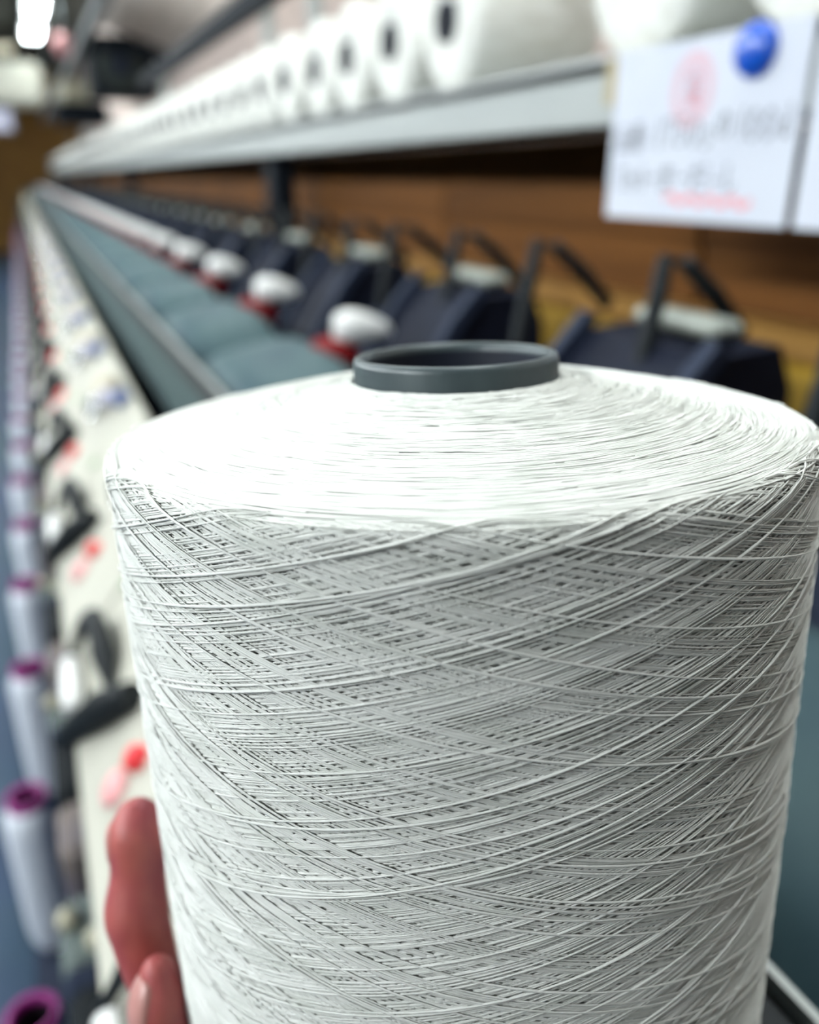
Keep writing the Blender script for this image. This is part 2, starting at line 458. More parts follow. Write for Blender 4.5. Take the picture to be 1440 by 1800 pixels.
G = {  # handwriting strokes in a unit box, x to the right, y up
 'hin': [[(.25, .95), (.25, .6), (.75, .6), (.75, .95), (.25, .95)], [(0, .45), (0, .05), (.42, .05), (.42, .45), (0, .45)], [(.58, .45), (.58, .05), (1, .05), (1, .45), (.58, .45)]],
 'ban': [[(.2, .95), (.8, 1)], [(.05, .75), (.95, .75)], [(.5, .98), (.5, .5)], [(.45, .72), (.05, .5)], [(.55, .72), (.95, .5)], [(.2, .45), (.2, 0), (.8, 0), (.8, .45), (.2, .45)], [(.2, .22), (.8, .22)], [(.5, .45), (.5, 0)]],
 ':': [[(.4, .65), (.5, .6)], [(.4, .3), (.5, .25)]],
 '1': [[(.5, 1), (.45, 0)]],
 '7': [[(.1, .75), (.15, .98), (.9, .98), (.5, 0)]],
 '5': [[(.85, .98), (.25, .98), (.2, .55), (.6, .62), (.85, .4), (.75, .1), (.35, 0), (.1, .12)]],
 '0': [[(.5, 1), (.15, .75), (.12, .3), (.45, 0), (.85, .25), (.88, .75), (.5, 1)]],
 's': [[(.8, .6), (.5, .7), (.2, .55), (.75, .25), (.5, .02), (.15, .1)]],
 'no': [[(.55, .85), (.4, .2), (.15, .15), (.1, .5), (.45, .88), (.9, .65), (.85, .25), (.55, .05)]],
 'd': [[(.75, .45), (.4, .5), (.12, .25), (.4, 0), (.75, .2)], [(.78, 1), (.75, .0)]],
 'ro': [[(.1, .85), (.15, .1), (.85, .1), (.9, .85), (.1, .85)]],
 'tu': [[(.1, .6), (.2, .4)], [(.4, .65), (.5, .42)], [(.9, .7), (.75, .3), (.35, .05)]],
 'to': [[(.4, 1), (.4, 0)], [(.4, .6), (.85, .4)]],
 'ma': [[(.1, .8), (.9, .85)], [(.15, .58), (.85, .6)], [(.5, 1), (.52, .2), (.3, .02), (.1, .15), (.35, .3), (.85, .05)]],
 'ta': [[(.05, .75), (.6, .8)], [(.4, 1), (.1, 0)], [(.5, .5), (.9, .5)], [(.5, .1), (.9, .05)], [(.75, .95), (.8, .85)], [(.9, 1), (.95, .9)]],
 '-': [[(.1, .5), (.9, .52)]],
 'shi': [[(.25, 1), (.25, .2), (.5, .02), (.85, .25)]],
}
def write(mb, seq, X, y0, z0, ch, w):
    """write a row of glyphs; y decreases to the right as seen from the aisle"""
    y = y0
    for g, wd_, dz in seq:
        if g:
            for st in G[g]:
                stroke(mb, [(y - a * wd_ * .86, z0 + dz + b * ch) for a, b in st], w, X)
        y -= wd_
XC = 0.5365
cd = thing('card', 'white paper card with grey handwriting and a red stamp held under a blue magnet', 'card', (0, 0, H))
vs = []
NY, NZ = 16, 8
Ya, Yb, Za, Zb = 0.7225, 0.4955, 0.107, -0.037
front, back = MB(), None
def card_mesh(Ya, Yb, Za, Zb, curl):
    V, Fc = [], []
    for s in (0, 1):
        for i in range(NY + 1):
            for k in range(NZ + 1):
                u, w = i / NY, k / NZ
                x = XC - curl * max(0, w - .45) ** 2 + s * 0.0006
                V.append((x, Ya + (Yb - Ya) * u, Za + (Zb - Za) * w))
    n1 = (NY + 1) * (NZ + 1)
    for i in range(NY):
        for k in range(NZ):
            a0 = i * (NZ + 1) + k; b0 = a0 + NZ + 1
            Fc.append((a0, a0 + 1, b0 + 1, b0)); Fc.append((n1 + a0, n1 + b0, n1 + b0 + 1, n1 + a0 + 1))
    ring = [i * (NZ + 1) for i in range(NY + 1)] + [NY * (NZ + 1) + k for k in range(1, NZ + 1)] + [i * (NZ + 1) + NZ for i in range(NY - 1, -1, -1)] + [k for k in range(NZ - 1, 0, -1)]
    for q in range(len(ring)):
        a0, b0 = ring[q], ring[(q + 1) % len(ring)]
        Fc.append((a0, b0, n1 + b0, n1 + a0))
    return MB().add(V, Fc)
card_mesh(Ya, Yb, Za, Zb, 0.0).build('paper', M['card'], cd)
hw = MB()
write(hw, [('hin', .019, 0), ('ban', .022, .001), (':', .014, 0), ('1', .010, .002), ('7', .016, .003), ('5', .017, .004), ('0', .016, .002), ('s', .015, .000), ('no', .022, .007), (None, .004, 0), ('1', .009, .006), ('0', .016, .004), ('0', .016, .004), ('d', .014, .006)], XC, 0.7115, 0.022, 0.022, 0.0022)
write(hw, [('ro', .017, 0), ('tu', .014, -.001), ('to', .014, 0), ('-', .014, 0), ('ma', .024, 0), ('-', .017, 0), ('ta', .024, 0), ('-', .016, -.002), ('shi', .017, 0)], XC, 0.7065, -0.012, 0.021, 0.0022)
hw.build('handwriting', M['ink'], cd)
rw = MB()
stroke(rw, [(0.634 - 0.0008 * i * 2.05, -0.0185 + 0.0030 * math.sin(i * 0.42) - 0.00003 * i) for i in range(62)], 0.0062, XC)
rw.build('red_underline', M['redpen'], cd)
st = MB()
yc, zc, X1 = 0.616, 0.068, XC
N = 40
vv, ff = [], []
for i in range(N):
    t = 2 * math.pi * i / N
    for (rr, x) in ((0.0175, X1), (0.0175, X1 - .0003), (0.0305, X1 - .0003), (0.0305, X1)):
        vv.append((x, yc + rr * .86 * math.cos(t), zc + rr * math.sin(t)))
for i in range(N):
    j2 = (i + 1) % N
    for k in range(4):
        k2 = (k + 1) % 4
        ff.append((i * 4 + k, j2 * 4 + k, j2 * 4 + k2, i * 4 + k2))
st.add(vv, ff)
st.build('stamp_ring', M['stamp_pale'], cd)
sg = MB()
for pts in ([(-.5, .6), (.5, .6)], [(-.35, .25), (.4, .3), (.45, -.05), (-.35, -.05), (-.35, .25)], [(0, .9), (0, .3)], [(-.6, -.3), (.55, -.25)], [(0, -.1), (-.05, -.85)], [(-.1, -.4), (-.5, -.75)], [(.1, -.4), (.55, -.8)]):
    stroke(sg, [(yc - .002 - a * 0.013, zc + b * 0.016) for a, b in pts], 0.0032, XC)
sg.build('stamp_sign', M['stamp'], cd)
c2 = thing('card', 'blank white paper card cut off by the picture edge beside the stamped card', 'card', (0, 0, H))
card_mesh(0.4875, 0.27, 0.107, -0.037, 0.0).build('paper', M['card'], c2)
mg = thing('magnet', 'round blue plastic magnet pinning the white card to the shelf', 'magnet', (XC, 0.5475, H + 0.090))
prof = [(0.0195, 0.0)] + [(0.0200 * math.cos(t) ** 0.75, 0.0020 + 0.0115 * math.sin(t)) for t in [i * math.pi / 2 / 10 for i in range(10)]] + [(0.0005, 0.0135)]
MB().lathe(prof, axis=(-1, 0, 0), n=36).build('magnet_cap', M['magnet'], mg)
tp = MB().box((0.5393, 0.728, 0.084), (0.0012, 0.030, 0.040)).build('tape_piece', M['tape'])
tp.location = (0, 0, H)
tag(tp, 'short tan tape piece on the grey shelf front beside the white card', 'tape')

# ================================================================== WINDING UNITS
P = 0.346
def unit_parts():
    """[(name, MB, material, [sub-parts])] around the unit's own y = 0, at the white cap; z relative to the camera height"""
    out = []
    def add(nm, mb, m, subs=()):
        out.append((nm, mb, m, list(subs)))
    # rounded teal drum cover between rail and cap
    V, Fc = [], []
    nu, nv = 14, 12
    for i in range(nu + 1):
        for k in range(nv + 1):
            u, w = i / nu * 2 - 1, k / nv * 2 - 1
            y = 0.02 + 0.150 * u
            x = 0.222 + 0.066 * w
            hgt = 0.038 * max(0, (1 - abs(u) ** 2.6)) ** .6 * max(0, (1 - abs(w) ** 4)) ** .5
            V.append((x, y, -0.212 + 0.012 * w + hgt))
    for i in range(nu):
        for k in range(nv):
            a0 = i * (nv + 1) + k
            Fc.append((a0, a0 + nv + 1, a0 + nv + 2, a0 + 1))
    cv = MB().add(V, Fc, True)
    cv.box((0.222, 0.02, -0.228), (0.13, 0.29, 0.03))
    add('drum_cover', cv, 'teal')
    # white cap (rounded cone lying across the row) with its red collar
    wc = MB().lathe([(0.004, -0.027), (0.013, -0.025), (0.0180, -0.016), (0.0190, -0.004), (0.0170, 0.010), (0.0125, 0.025), (0.008, 0.034), (0.002, 0.038)], (0.312, 0.0, -0.152), (1, -0.10, -0.14), 20)
    add('white_cap', wc, 'white')
    rc = MB().lathe([(0.012, -0.040), (0.026, -0.036), (0.029, -0.010), (0.028, 0.002), (0.020, 0.008), (0.006, 0.010)], (0.286, 0.010, -0.172), (-0.12, 0, 1), 20)
    add('red_collar', rc, 'red')
    add('cap_stem', MB().tube([(0.300, 0.006, -0.25), (0.306, 0.003, -0.165)], 0.007), 'navy')
    # navy housing with sloping front
    hs = MB().prism([(0.335, -0.30), (0.345, -0.235), (0.400, -0.150), (0.430, -0.120), (0.495, -0.116), (0.512, -0.150), (0.515, -0.30)], -0.055, 0.090)
    add('housing', hs, 'navy')
    for y0_, y1_ in ((-0.066, -0.052), (0.087, 0.101)):
        add('edge_frame', MB().prism([(0.330, -0.30), (0.338, -0.225), (0.395, -0.138), (0.425, -0.106), (0.437, -0.110), (0.405, -0.150), (0.352, -0.235), (0.345, -0.30)], y0_, y1_), 'navy2')
    # pale plate on the housing's top
    pl = MB().box((0.466, 0.016, -0.106), (0.032, 0.098, 0.013), 0.005)
    add('top_plate', pl, 'plate')
    # two bent cradle arms
    for yy in (0.010, -0.154):
        w = 0.0072
        ar = MB().tube([(0.415, yy, -0.175), (0.425, yy, -0.12), (0.435, yy + .004, -0.078), (0.444, yy + .012, -0.057)], [w, w, w, w * .8], 8)
        ar.tube([(0.444, yy + .012, -0.058), (0.468, yy + .012, -0.064)], w * .38, 6)
        add('cradle_arm', ar, 'black', [('arm_joint', MB().lathe([(0.012, -0.006), (0.013, 0), (0.012, 0.006)], (0.415, yy, -0.175), (0, 1, 0), 14), 'navy2')])
        add('cradle_bar', MB().tube([(0.464, yy + .012, -0.062), (0.500, yy + .012, -0.090), (0.532, yy + .012, -0.121)], [w * .9, w * 1.15, w], 8), 'black')
    # sloping beige front panel with its fittings
    def onp(s, y, h=0.0):
        """s from 0 (low edge) to 1 (under the rail), h off the panel"""
        return (-0.027 + 0.117 * s - 0.788 * h, y, -0.400 + 0.150 * s + 0.615 * h)
    rot = Matrix.Rotation(-math.atan2(0.150, 0.117), 3, 'Y')
    fp = MB().box(onp(0.5, 0.012, -0.006), (0.190, 0.338, 0.012), 0.003, rot)
    fp.box((-0.020, 0.012, -0.44), (0.012, 0.338, 0.075), 0.002)
    add('front_panel', fp, 'beige')
    dy = 0.159                                   # hook sits this far before the cap
    hk = MB()
    hp = [onp(.03, dy + .019, .004), onp(.16, dy + .012, .010), onp(.29, dy + .004, .016), onp(.36, dy - .012, .018), onp(.37, dy - .040, .016), onp(.35, dy - .068, .012), onp(.30, dy - .096, .004)]
    hk.tube(hp, [.0035, .004, .007, .009, .0085, .010, .003], 10)
    add('yarn_hook', hk, 'black')
    bar = MB()
    bar.tube([onp(-.04, dy - .072, .004), onp(.10, dy - .092, .008), onp(.28, dy - .120, .010), onp(.44, dy - .146, .008)], [.008, .011, .014, .010], 10)
    add('lever_bar', bar, 'black')
    add('guide_roller', MB().lathe([(0.004, -.036), (0.0085, -.033), (0.0095, 0), (0.0085, .033), (0.004, .036)], onp(.09, dy - .030, .008), (0.03, 1, 0), 14), 'white')
    add('stop_button', MB().lathe([(.009, 0), (.009, .006), (.007, .009), (.001, .010)], onp(.36, dy - .196, .0), (-0.788, 0, 0.615), 16), 'redb')
    add('signal_button', MB().lathe([(.0125, 0), (.0125, .004), (.010, .006), (.001, .0065)], onp(.22, dy - .192, .0), (-0.788, 0, 0.615), 16), 'pink')
    add('pilot_lamp', MB().lathe([(.006, 0), (.006, .004), (.001, .006)], onp(.52, dy + .012, .0), (-0.788, 0, 0.615), 12), 'green')
    kn = MB().lathe([(.010, -.02), (.016, -.012), (.018, 0.006), (.013, .020), (.003, .026)], onp(.90, -.07, .016), (-.3, -0.85, -.1), 16)
    add('tension_knob', kn, 'tan', [('knob_tip', MB().lathe([(.012, 0), (.010, .010), (.002, .014)], onp(.87, -.095, .014), (-.3, -0.85, -.1), 14), 'lilac')])
    add('chrome_guide', MB().tube([onp(.62, -.03, .004), onp(.70, -.02, .016), onp(.78, -.05, .016), onp(.72, -.08, .010)], .007, 8), 'chrome')
    add('blue_clip', MB().box(onp(.93, -.125, .006), (.022, .030, .014), .004, rot), 'bluep')
    add('bed_section', MB().box((0.35, 0.012, -0.285), (0.40, 0.345, 0.05)).box((0.30, 0.012, -0.66), (0.30, 0.345, 0.70)), 'gap')
    # dark lower front with a mauve-grey box and small fittings
    add('lower_cover', MB().box((-0.016, 0.012, -0.755), (0.026, 0.345, 0.55), 0.0), 'gap')
    add('motor_block', MB().box((-0.046, -0.022, -0.635), (0.036, 0.110, 0.090), 0.012), 'black')
    add('motor_flange', MB().box((-0.049, 0.035, -0.606), (0.030, 0.030, 0.030), 0.006), 'navy2')
    add('gear_box', MB().box((-0.046, -0.121, -0.640), (0.036, 0.078, 0.085), 0.010), 'mauve')
    add('brake_block', MB().box((-0.047, 0.094, -0.635), (0.040, 0.088, 0.070), 0.010), 'greygreen')
    for kx, ky in ((-0.058, 0.101), (-0.036, 0.071)):
        add('cream_knob', MB().lathe([(.004, -.006), (.009, -.004), (.010, .004), (.008, .010), (.002, .013)], (kx, ky, -0.598), (-.2, 0, 1), 14), 'cream')
    return out

UP = unit_parts()
def unit_root(loc, label):
    return thing('winding_unit', label, 'machine unit', loc, 'winding units along the machine')
proto_meshes = []
for nm, mb, m, subs in UP:
    proto_meshes.append((nm, mb.mesh(nm, M[m]), [(sn, smb.mesh(sn, M[sm])) for sn, smb, sm in subs]))
# joined version for units too far away to show their parts
far_me = bpy.data.meshes.new('winding_unit_far')
allv, allf, alls, mids, mats = [], [], [], [], []
for nm, mb, m, subs in UP:
    for q, mm in [(mb, m)] + [(s[1], s[2]) for s in subs]:
        if mm not in mats: mats.append(mm)
        o = len(allv)
        allv += q.v; allf += [tuple(i + o for i in f) for f in q.f]; alls += q.s; mids += [mats.index(mm)] * len(q.f)
far_me.from_pydata(allv, [], allf)
for mm in mats: far_me.materials.append(M[mm])
far_me.polygons.foreach_set('use_smooth', alls)
far_me.polygons.foreach_set('material_index', mids)
Y0 = 0.842
NU = 47
for k in range(-3, NU):
    y = Y0 + P * k
    if k == -3: lb = 'winding unit nearest the camera, mostly hidden behind the held package'
    elif k == -2: lb = 'winding unit whose teal cover shows below the held package, beside the steel rail'
    elif k == -1: lb = 'winding unit with the large pale top plate behind the held package'
    elif k < 14: lb = 'winding unit with the %s white cap and red collar past the held package' % ORD[k]
    else: lb = 'winding unit blurred into the far end of the machine'
    if k < 14:
        r = unit_root((0, y, H), lb)
        for nm, me, subs in proto_meshes:
            o = link(nm, me, r)
            for sn, sme in subs:
                link(sn, sme, o)
    else:
        o = link('winding_unit', far_me)
        o.location = (0, y, H)
        tag(o, lb, 'machine unit', 'winding units along the machine')

# long members of the machine
MY0, MY1 = -0.35, Y0 + P * (NU - .5)
yc_, yl_ = (MY0 + MY1) / 2, MY1 - MY0
fr = thing('front_rail', 'long teal steel rail along the front edge of the machine deck', 'rail', (0, 0, H))
MB().prism([(0.104, -0.218), (0.107, -0.207), (0.131, -0.199), (0.131, -0.238), (0.112, -0.238)], MY0, MY1).build('rail_bar', M['teal_dark'], fr)
MB().prism([(0.1315, -0.204), (0.1480, -0.200), (0.1480, -0.238), (0.1315, -0.238)], MY0, MY1).build('black_groove', M['black'], fr)
MB().prism([(0.1485, -0.1985), (0.1485, -0.1935), (0.1512, -0.1935), (0.1512, -0.2100)], MY0, MY1).build('bright_edge', M['shelf'], fr)
sr = thing('spindle_rail', 'dark blue rail carrying the upright spools along the floor', 'rail', (0, 0, H))
MB().box((-0.090, yc_, -1.065), (0.12, yl_, 0.05), 0.008).build('rail_bar', M['gap'], sr)
for i in range(9):
    MB().box((-0.06, 0.4 + i * 2.0, -1.195), (0.04, 0.08, 0.21), 0.004).build('foot', M['greygreen'], sr)

# upright spools on the spindle rail
ly = [(0.010, 0.0), (0.028, 0.0), (0.030, 0.006), (0.033, 0.020), (0.0350, 0.050), (0.0350, 0.205), (0.0335, 0.232), (0.0290, 0.244), (0.0262, 0.247)]
sy_me = MB().lathe(ly, n=24, cap=False).mesh('spool_yarn', M['spool_yarn'])
st_me = MB().lathe([(0.0255, 0.240), (0.0262, 0.250), (0.0265, 0.259), (0.0255, 0.262), (0.0213, 0.262), (0.0205, 0.256), (0.0205, 0.10)], n=24, cap=False).mesh('tube_rim', M['magenta'])
sb_me = MB().lathe([(0.0203, 0.10), (0.0203, 0.252)], n=24, cap=False).lathe([(0.0203, 0.12), (0.001, 0.12)], n=24, cap=False).mesh('tube_bore', M['hole'])
for k in range(-1, NU):
    y = 0.675 + P * k
    lb = ('upright white spool with a magenta rim, %s from the camera along the floor' % ORD[k + 1]) if k < 10 else 'white spool blurred into the far end of the spool row'
    o = thing('spool', lb, 'spool', (-0.116 + random.uniform(-.003, .003), y, H - 1.04), 'white spools on the spindle rail')
    link('spool_yarn', sy_me, o)
    t_ = link('tube_rim', st_me, o)
    link('tube_bore', sb_me, t_)

# ================================================================== THE HELD PACKAGE
RC = Vector((0.07564, 0.14657, H - 0.04648))
AX = Vector((-0.00239, 0.08688, 1.0)).normalized()
PS = 0.7                                          # the package is modelled 200 mm wide and set to its real 140 mm
R, RT, LB = 0.0990, 0.0297, 0.205
FR = 0.0034                                       # rounding of the top edge
DOME = 0.0125
pk = thing('yarn_package', 'large white cross-wound yarn package on a slate tube, held up in front', 'yarn package')
q = Vector((0, 0, 1)).rotation_difference(AX)
pk.rotation_mode = 'QUATERNION'
pk.rotation_quaternion = q
pk.scale = (PS, PS, PS)
pk.location = RC - AX * LB * PS                        # origin at the package's base, z up the tube
def prof_top(s):
    """arc length above the shoulder -> (radius, height over rim plane, normal r, normal z); numpy"""
    s = np.asarray(s, float)
    ang = np.clip(s / FR, 0, 1.35)
    r = (R - FR) + FR * np.cos(ang)
    z = -FR + FR * np.sin(ang)
    return r, z, np.cos(ang), np.sin(ang)
RD = (R - FR) + FR * math.cos(1.35)
ZD = -FR + FR * math.sin(1.35)
def dome_z(r):
    t = np.clip((RD - r) / (RD - RT), 0, 1)
    return ZD + (DOME - ZD) * (1 - (1 - t) ** 1.25) 
def threads(name, pts, nrm, rad, m, parent):
    """pts, nrm: (n,k,3): half-round threads lying on a surface with normal nrm, one mesh"""
    n, k, _ = pts.shape
    tan = np.gradient(pts, axis=1)
    tan /= np.linalg.norm(tan, axis=2, keepdims=True) + 1e-12
    bi = np.cross(nrm, tan)
    bi /= np.linalg.norm(bi, axis=2, keepdims=True) + 1e-12
    rad = np.broadcast_to(np.asarray(rad, float), (n, k))[..., None]
    ang = np.radians([-100, -35, 35, 100])
    V = np.stack([pts + bi * rad * math.sin(t) + nrm * rad * (math.cos(t)) for t in ang], 2)   # n,k,4,3
    idx = np.arange(n * k * 4).reshape(n, k, 4)
    qd = np.stack([idx[:, :-1, :-1], idx[:, :-1, 1:], idx[:, 1:, 1:], idx[:, 1:, :-1]], -1).reshape(-1, 4)
    me = bpy.data.meshes.new(name)
    me.vertices.add(n * k * 4)
    me.vertices.foreach_set('co', V.reshape(-1).astype(np.float32))
    nf = len(qd)
    me.loops.add(nf * 4)
    me.loops.foreach_set('vertex_index', qd.reshape(-1).astype(np.int32))
    me.polygons.add(nf)
    me.polygons.foreach_set('loop_start', np.arange(0, nf * 4, 4, dtype=np.int32))
    me.polygons.foreach_set('use_smooth', np.ones(nf, bool))
    me.materials.append(m)
    me.update(calc_edges=True)
    o = link(name, me, parent)
    tag(o, kind='stuff')
    return o
def smooth_noise(n, k, cells):
    """n rows of smooth 1-d noise with k samples"""
    c = rng.normal(size=(n, cells + 3))
    x = np.linspace(0, cells, k)
    i = np.floor(x).astype(int); f = x - i
    f = f * f * (3 - 2 * f)
    return c[:, i] * (1 - f) + c[:, i + 1] * f

# core under the threads
core = [(RT, 0.0)]
core += [(R - 0.004, 0.0), (R - 0.0026, 0.003)]
core += [(R - 0.0026, LB - FR)]
for t in np.linspace(0, 1.35, 6)[1:]:
    core.append((R - 0.0026 - FR + FR * math.cos(t), LB - FR - 0.0006 + FR * math.sin(t)))
for rr in np.linspace(RD - 0.003, RT, 8):
    core.append((float(rr), LB + float(dome_z(rr)) - 0.0011))
MB().lathe(core, n=96, cap=False).build('yarn_core', M['yarn_base'], pk)
tb = [(RT - 0.0032, 0.004), (RT - 0.0032, LB + 0.0170), (RT - 0.0026, LB + 0.0186), (RT - 0.0014, LB + 0.0192), (RT - 0.0004, LB + 0.0186), (RT, LB + 0.0172), (RT, -0.012), (RT - 0.0032, -0.012)]
tbo = MB().lathe(tb, n=96, cap=False).build('tube', M['tube'], pk)
MB().lathe([(RT - 0.0034, -0.010), (RT - 0.0034, LB + 0.0165)], n=96, cap=False).build('tube_lining', M['tube_in'], tbo)

# cross-wound side threads: bands that precess slowly, every pass lying a little further out than the one before
def side_threads():
    NP = 1150
    BANDS = 13
    adv = 0.172                                    # climb per turn
    s0, s1 = -(LB - 0.002), 0.0
    turns = (s1 - s0) / adv
    K = int(turns * 74)
    i = np.arange(NP)
    out_p, out_n, out_r = [], [], []
    for sgn in (1, -1):
        ph = 2 * math.pi * (i * (5.0 / BANDS) + i / (BANDS * BANDS * 34.0)) + (0 if sgn > 0 else 1.1)
        ph = ph + rng.normal(0, 0.0035, NP) + 0.03 * np.sin(i / 180.0 + sgn)
        t = np.linspace(0, 1, K)[None, :]
        slope = 1 + (0.004 * np.sin(i / 150.0 + 2 * sgn) + rng.normal(0, 0.0008, NP))[:, None]
        s_end = FR * rng.uniform(0.15, 1.0, NP)[:, None]
        s = s0 + (s1 + s_end - s0) * t
        z_j = smooth_noise(NP, K, 9) * 0.00011 + smooth_noise(NP, K, 48) * 0.00004
        phi = ph[:, None] + sgn * 2 * math.pi * turns * t * slope + smooth_noise(NP, K, 6) * 0.002
        sj = s + z_j
        r, z, nr, nz = prof_top(np.maximum(sj + FR, 0))
        z = np.where(sj + FR < 0, sj, z)
        lift = -0.0022 + 0.0022 * (i / NP)[:, None] + rng.normal(0, 0.00005, NP)[:, None] + smooth_noise(NP, K, 14) * 0.00006
        rr = r + lift * nr; zz = z + lift * nz + LB
        c, sn = np.cos(phi), np.sin(phi)
        out_p.append(np.stack([rr * c, rr * sn, zz], -1))
        out_n.append(np.stack([nr * c, nr * sn, nz + 0 * c], -1))
        rad = 0.000172 * (1 + 0.25 * rng.normal(size=NP))[:, None].clip(.6, 1.7) * (1 + 0.12 * smooth_noise(NP, K, 30))
        out_r.append(rad)
    return np.concatenate(out_p), np.concatenate(out_n), np.concatenate(out_r)
pp, nn, rd = side_threads()
threads('wound_thread', pp, nn, rd, M['yarn'], pk)

# single loose strands lying on top of the winding
def strand_threads(N=46):
    K = 130
    t = np.linspace(0, 1, K)[None, :]
    sg = np.where(np.arange(N) % 2 == 0, 1, -1)[:, None]
    ph = (np.arange(N) * 2.39996)[:, None] + rng.normal(0, .2, N)[:, None]
    adv = 0.172 * rng.uniform(0.80, 1.15, N)[:, None]
    s = -(LB - 0.003) + (LB + 0.0) * t
    phi = ph + sg * 2 * math.pi * (LB / adv) * t + smooth_noise(N, K, 5) * 0.012
    sj = s + smooth_noise(N, K, 7) * 0.0005
    r, z, nr, nz = prof_top(np.maximum(sj + FR, 0))
    z = np.where(sj + FR < 0, sj, z)
    lift = 0.00025 + np.abs(smooth_noise(N, K, 9)) * 0.00018
    rr = r + lift * nr; zz = z + lift * nz + LB
    c, sn = np.cos(phi), np.sin(phi)
    rad = 0.00024 * (1 + 0.25 * smooth_noise(N, K, 40)).clip(.55, 1.6)
    return np.stack([rr * c, rr * sn, zz], -1), np.stack([nr * c, nr * sn, nz + 0 * c], -1), rad
a_, b_, c_ = strand_threads()
threads('loose_strand', a_, b_, c_, M['yarn'], pk)

# threads of the top end, turning round the tube
def top_threads(N=2300):
    K = 56
    t = np.linspace(-1, 1, K)[None, :]
    u = rng.uniform(0, 1, N)
    r0 = np.sqrt(RT ** 2 + (RD ** 2 - RT ** 2) * u)[:, None]
    span = rng.uniform(0.5, 1.5, N)[:, None]
    ph = rng.uniform(0, 2 * math.pi, N)[:, None]
    phi = ph + span * t
    r = r0 + rng.normal(0, 0.0028, N)[:, None] * t - np.abs(rng.normal(0, 0.0025, N))[:, None] * t ** 2 + smooth_noise(N, K, 6) * 0.0002
    r = np.clip(r, RT + 0.0006 + np.abs(smooth_noise(N, K, 10)) * 0.0007, RD + 0.0018)
    rc = np.minimum(r, RD)
    z = dome_z(rc) - np.maximum(r - RD, 0) * 0.45
    dz = (dome_z(rc - 1e-4) - dome_z(rc + 1e-4)) / 2e-4
    ln = np.sqrt(1 + dz ** 2)
    nr, nz = dz / ln, 1 / ln
    lift = rng.uniform(-0.0006, 0.00008, N)[:, None] + smooth_noise(N, K, 8) * 0.00008
    rr = r + nr * lift; zz = z + nz * lift + LB
    c, sn = np.cos(phi), np.sin(phi)
    rad = 0.00016 * (1 + 0.2 * rng.normal(size=N))[:, None].clip(.6, 1.6) * np.ones((1, K))
    return np.stack([rr * c, rr * sn, zz], -1), np.stack([nr * c, nr * sn, nz + 0 * c], -1), rad
a_, b_, c_ = top_threads()
threads('end_thread', a_, b_, c_, M['yarn'], pk)

# ================================================================== THE HAND
HS = 0.7                                          # size of the hand
def capsule_chain(mb, pts, rad, n=20, steps=6):
    """smooth tapering limb with round ends through pts"""
    P_ = [Vector(p) * HS + Vector((0, 0, 0.022 * HS if p[2] < -0.285 else 0)) for p in pts]
    rad = [r_ * HS for r_ in rad]
    cp, cr = [], []
    for i in range(len(P_) - 1):
        p0 = P_[max(i - 1, 0)]; p1 = P_[i]; p2 = P_[i + 1]; p3 = P_[min(i + 2, len(P_) - 1)]
        for s in range(steps):
            t = s / steps
            cp.append(0.5 * ((2 * p1) + (p2 - p0) * t + (2 * p0 - 5 * p1 + 4 * p2 - p3) * t * t + (3 * p1 - p0 - 3 * p2 + p3) * t ** 3))
            cr.append(rad[i] + (rad[i + 1] - rad[i]) * (t * t * (3 - 2 * t)))
    cp.append(P_[-1]); cr.append(rad[-1])
    d0 = (cp[1] - cp[0]).normalized(); d1 = (cp[-1] - cp[-2]).normalized()
    pre, prer, post, postr = [], [], [], []
    for a in (80, 60, 40, 20):
        t = math.radians(a)
        pre.append(cp[0] - d0 * cr[0] * math.sin(t)); prer.append(cr[0] * math.cos(t))
    for a in (20, 40, 60, 80):
        t = math.radians(a)
        post.append(cp[-1] + d1 * cr[-1] * math.sin(t)); postr.append(cr[-1] * math.cos(t))
    mb.tube(pre + cp + post, prer + cr + postr, n)
hb = MB()
# index finger (fingertip up along the side of the package), then middle, ring, little behind it, thumb in front
capsule_chain(hb, [(0.030, 0.216, -0.318), (0.010, 0.219, -0.296), (0.0022, 0.2215, -0.266), (-0.0008, 0.2275, -0.243), (-0.0012, 0.2300, -0.2350), (0.0014, 0.2345, -0.2215), (0.0027, 0.2380, -0.2095), (0.0040, 0.2402, -0.2058)],
              [0.0125, 0.0112, 0.0092, 0.0104, 0.0110, 0.0093, 0.0096, 0.0082])
capsule_chain(hb, [(0.048, 0.235, -0.318), (0.036, 0.268, -0.302), (0.029, 0.277, -0.272), (0.0305, 0.284, -0.245), (0.034, 0.288, -0.222)],
              [0.0125, 0.0112, 0.0100, 0.0095, 0.0078])
capsule_chain(hb, [(0.062, 0.245, -0.318), (0.055, 0.286, -0.303), (0.050, 0.297, -0.274), (0.051, 0.302, -0.246), (0.054, 0.306, -0.224)],
              [0.0120, 0.0108, 0.0096, 0.0090, 0.0075])
capsule_chain(hb, [(0.080, 0.245, -0.320), (0.079, 0.290, -0.306), (0.075, 0.304, -0.280), (0.075, 0.309, -0.258), (0.077, 0.311, -0.242)],
              [0.0110, 0.0098, 0.0086, 0.0080, 0.0068])
capsule_chain(hb, [(0.045, 0.165, -0.345), (0.018, 0.176, -0.325), (0.0035, 0.1895, -0.292), (-0.0005, 0.1970, -0.2660), (0.0008, 0.2025, -0.2470), (0.0020, 0.2052, -0.2375)],
              [0.0170, 0.0150, 0.0112, 0.0108, 0.0092, 0.0056])
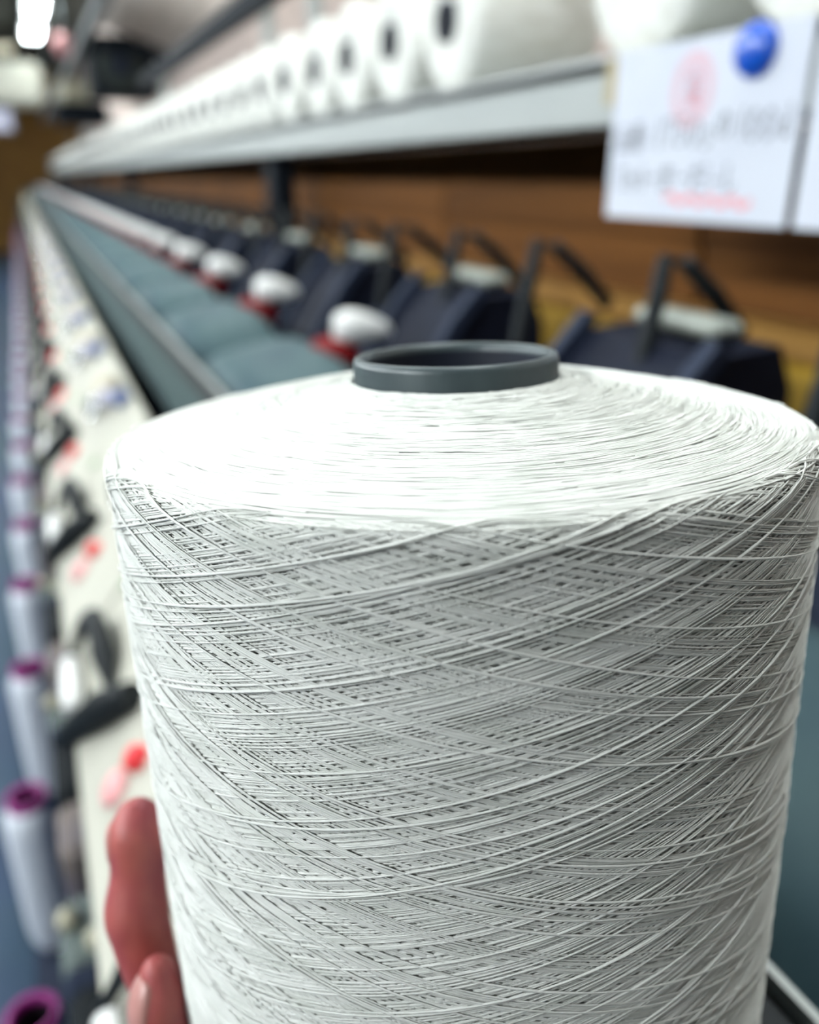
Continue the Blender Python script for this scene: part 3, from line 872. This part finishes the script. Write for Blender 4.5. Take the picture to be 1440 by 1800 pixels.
# palm and wrist
capsule_chain(hb, [(0.028, 0.214, -0.316), (0.035, 0.190, -0.330), (0.030, 0.150, -0.352), (0.012, 0.105, -0.385)], [0.0135, 0.0165, 0.0190, 0.0200])
capsule_chain(hb, [(0.046, 0.230, -0.317), (0.050, 0.195, -0.330), (0.042, 0.150, -0.352), (0.020, 0.105, -0.385)], [0.0135, 0.0165, 0.0200, 0.0210])
capsule_chain(hb, [(0.063, 0.236, -0.318), (0.065, 0.200, -0.330), (0.055, 0.152, -0.352), (0.028, 0.103, -0.386)], [0.0130, 0.0165, 0.0200, 0.0210])
capsule_chain(hb, [(0.080, 0.236, -0.320), (0.078, 0.200, -0.331), (0.066, 0.152, -0.354), (0.034, 0.100, -0.388)], [0.0120, 0.0160, 0.0185, 0.0200])
capsule_chain(hb, [(0.025, 0.105, -0.386), (-0.02, 0.03, -0.43), (-0.09, -0.08, -0.50)], [0.0270, 0.0330, 0.0400])
tmp = hb.build('hand_tmp', M['skin'])
md = tmp.modifiers.new('r', 'REMESH'); md.mode = 'VOXEL'; md.voxel_size = 0.0009; md.use_smooth_shade = True
md = tmp.modifiers.new('s', 'SMOOTH'); md.factor = 0.5; md.iterations = 8
bpy.context.view_layer.update()
dg = bpy.context.evaluated_depsgraph_get()
hm = bpy.data.meshes.new_from_object(tmp.evaluated_get(dg))
hm.name = 'hand'
for p_ in hm.polygons: p_.use_smooth = True
bpy.data.objects.remove(tmp)
hand = thing('hand', 'bare hand gripping the large held yarn package from below', 'hand', (0, 0, H))
link('skin', hm, hand)
from mathutils.bvhtree import BVHTree
BVH = BVHTree.FromPolygons([v.co[:] for v in hm.vertices], [tuple(p_.vertices) for p_ in hm.polygons])
def nail(c, along, out, w, l, th):
    c, w, l = Vector(c) * HS, w * HS, l * HS
    along = Vector(along).normalized(); out = (Vector(out) - along * Vector(out).dot(along)).normalized(); side = along.cross(out)
    mb = MB(); V, Fc = [], []
    n1, n2 = 12, 10
    for s in (0, 1):
        for i in range(n1 + 1):
            for k in range(n2 + 1):
                u, v = i / n1 * 2 - 1, k / n2 * 2 - 1
                taper = math.sqrt(max(0.0, 1 - 0.75 * abs(u) ** 3.5))
                p_ = Vector(c) + along * l * u + side * w * v * taper + out * 0.004
                hit = BVH.ray_cast(p_, -out, 0.02)
                if hit[0] is None:
                    hit = BVH.find_nearest(p_)
                edge = max(abs(v), abs(u)) ** 6
                V.append(hit[0] + hit[1] * ((0.00055 - 0.0004 * edge) if s == 0 else -0.0012))
    N1 = (n1 + 1) * (n2 + 1)
    for i in range(n1):
        for k in range(n2):
            a0 = i * (n2 + 1) + k; b0 = a0 + n2 + 1
            Fc.append((a0, b0, b0 + 1, a0 + 1)); Fc.append((N1 + a0, N1 + a0 + 1, N1 + b0 + 1, N1 + b0))
    ring = [i * (n2 + 1) for i in range(n1 + 1)] + [n1 * (n2 + 1) + k for k in range(1, n2 + 1)] + [i * (n2 + 1) + n2 for i in range(n1 - 1, -1, -1)] + list(range(n2 - 1, 0, -1))
    for q_ in range(len(ring)):
        a0, b0 = ring[q_], ring[(q_ + 1) % len(ring)]
        Fc.append((b0, a0, N1 + a0, N1 + b0))
    mb.add(V, Fc, True)
    return mb
nail((-0.0058, 0.2002, -0.2430), (0.12, 0.30, 1), (-.80, -0.60, 0.10), 0.0052, 0.0075, 0.0016).build('thumbnail', M['nail'], hand)
nail((-0.0066, 0.2405, -0.2110), (0.16, 0.30, 1), (-1, 0.30, 0.05), 0.0052, 0.0065, 0.0016).build('fingernail', M['nail'], hand)
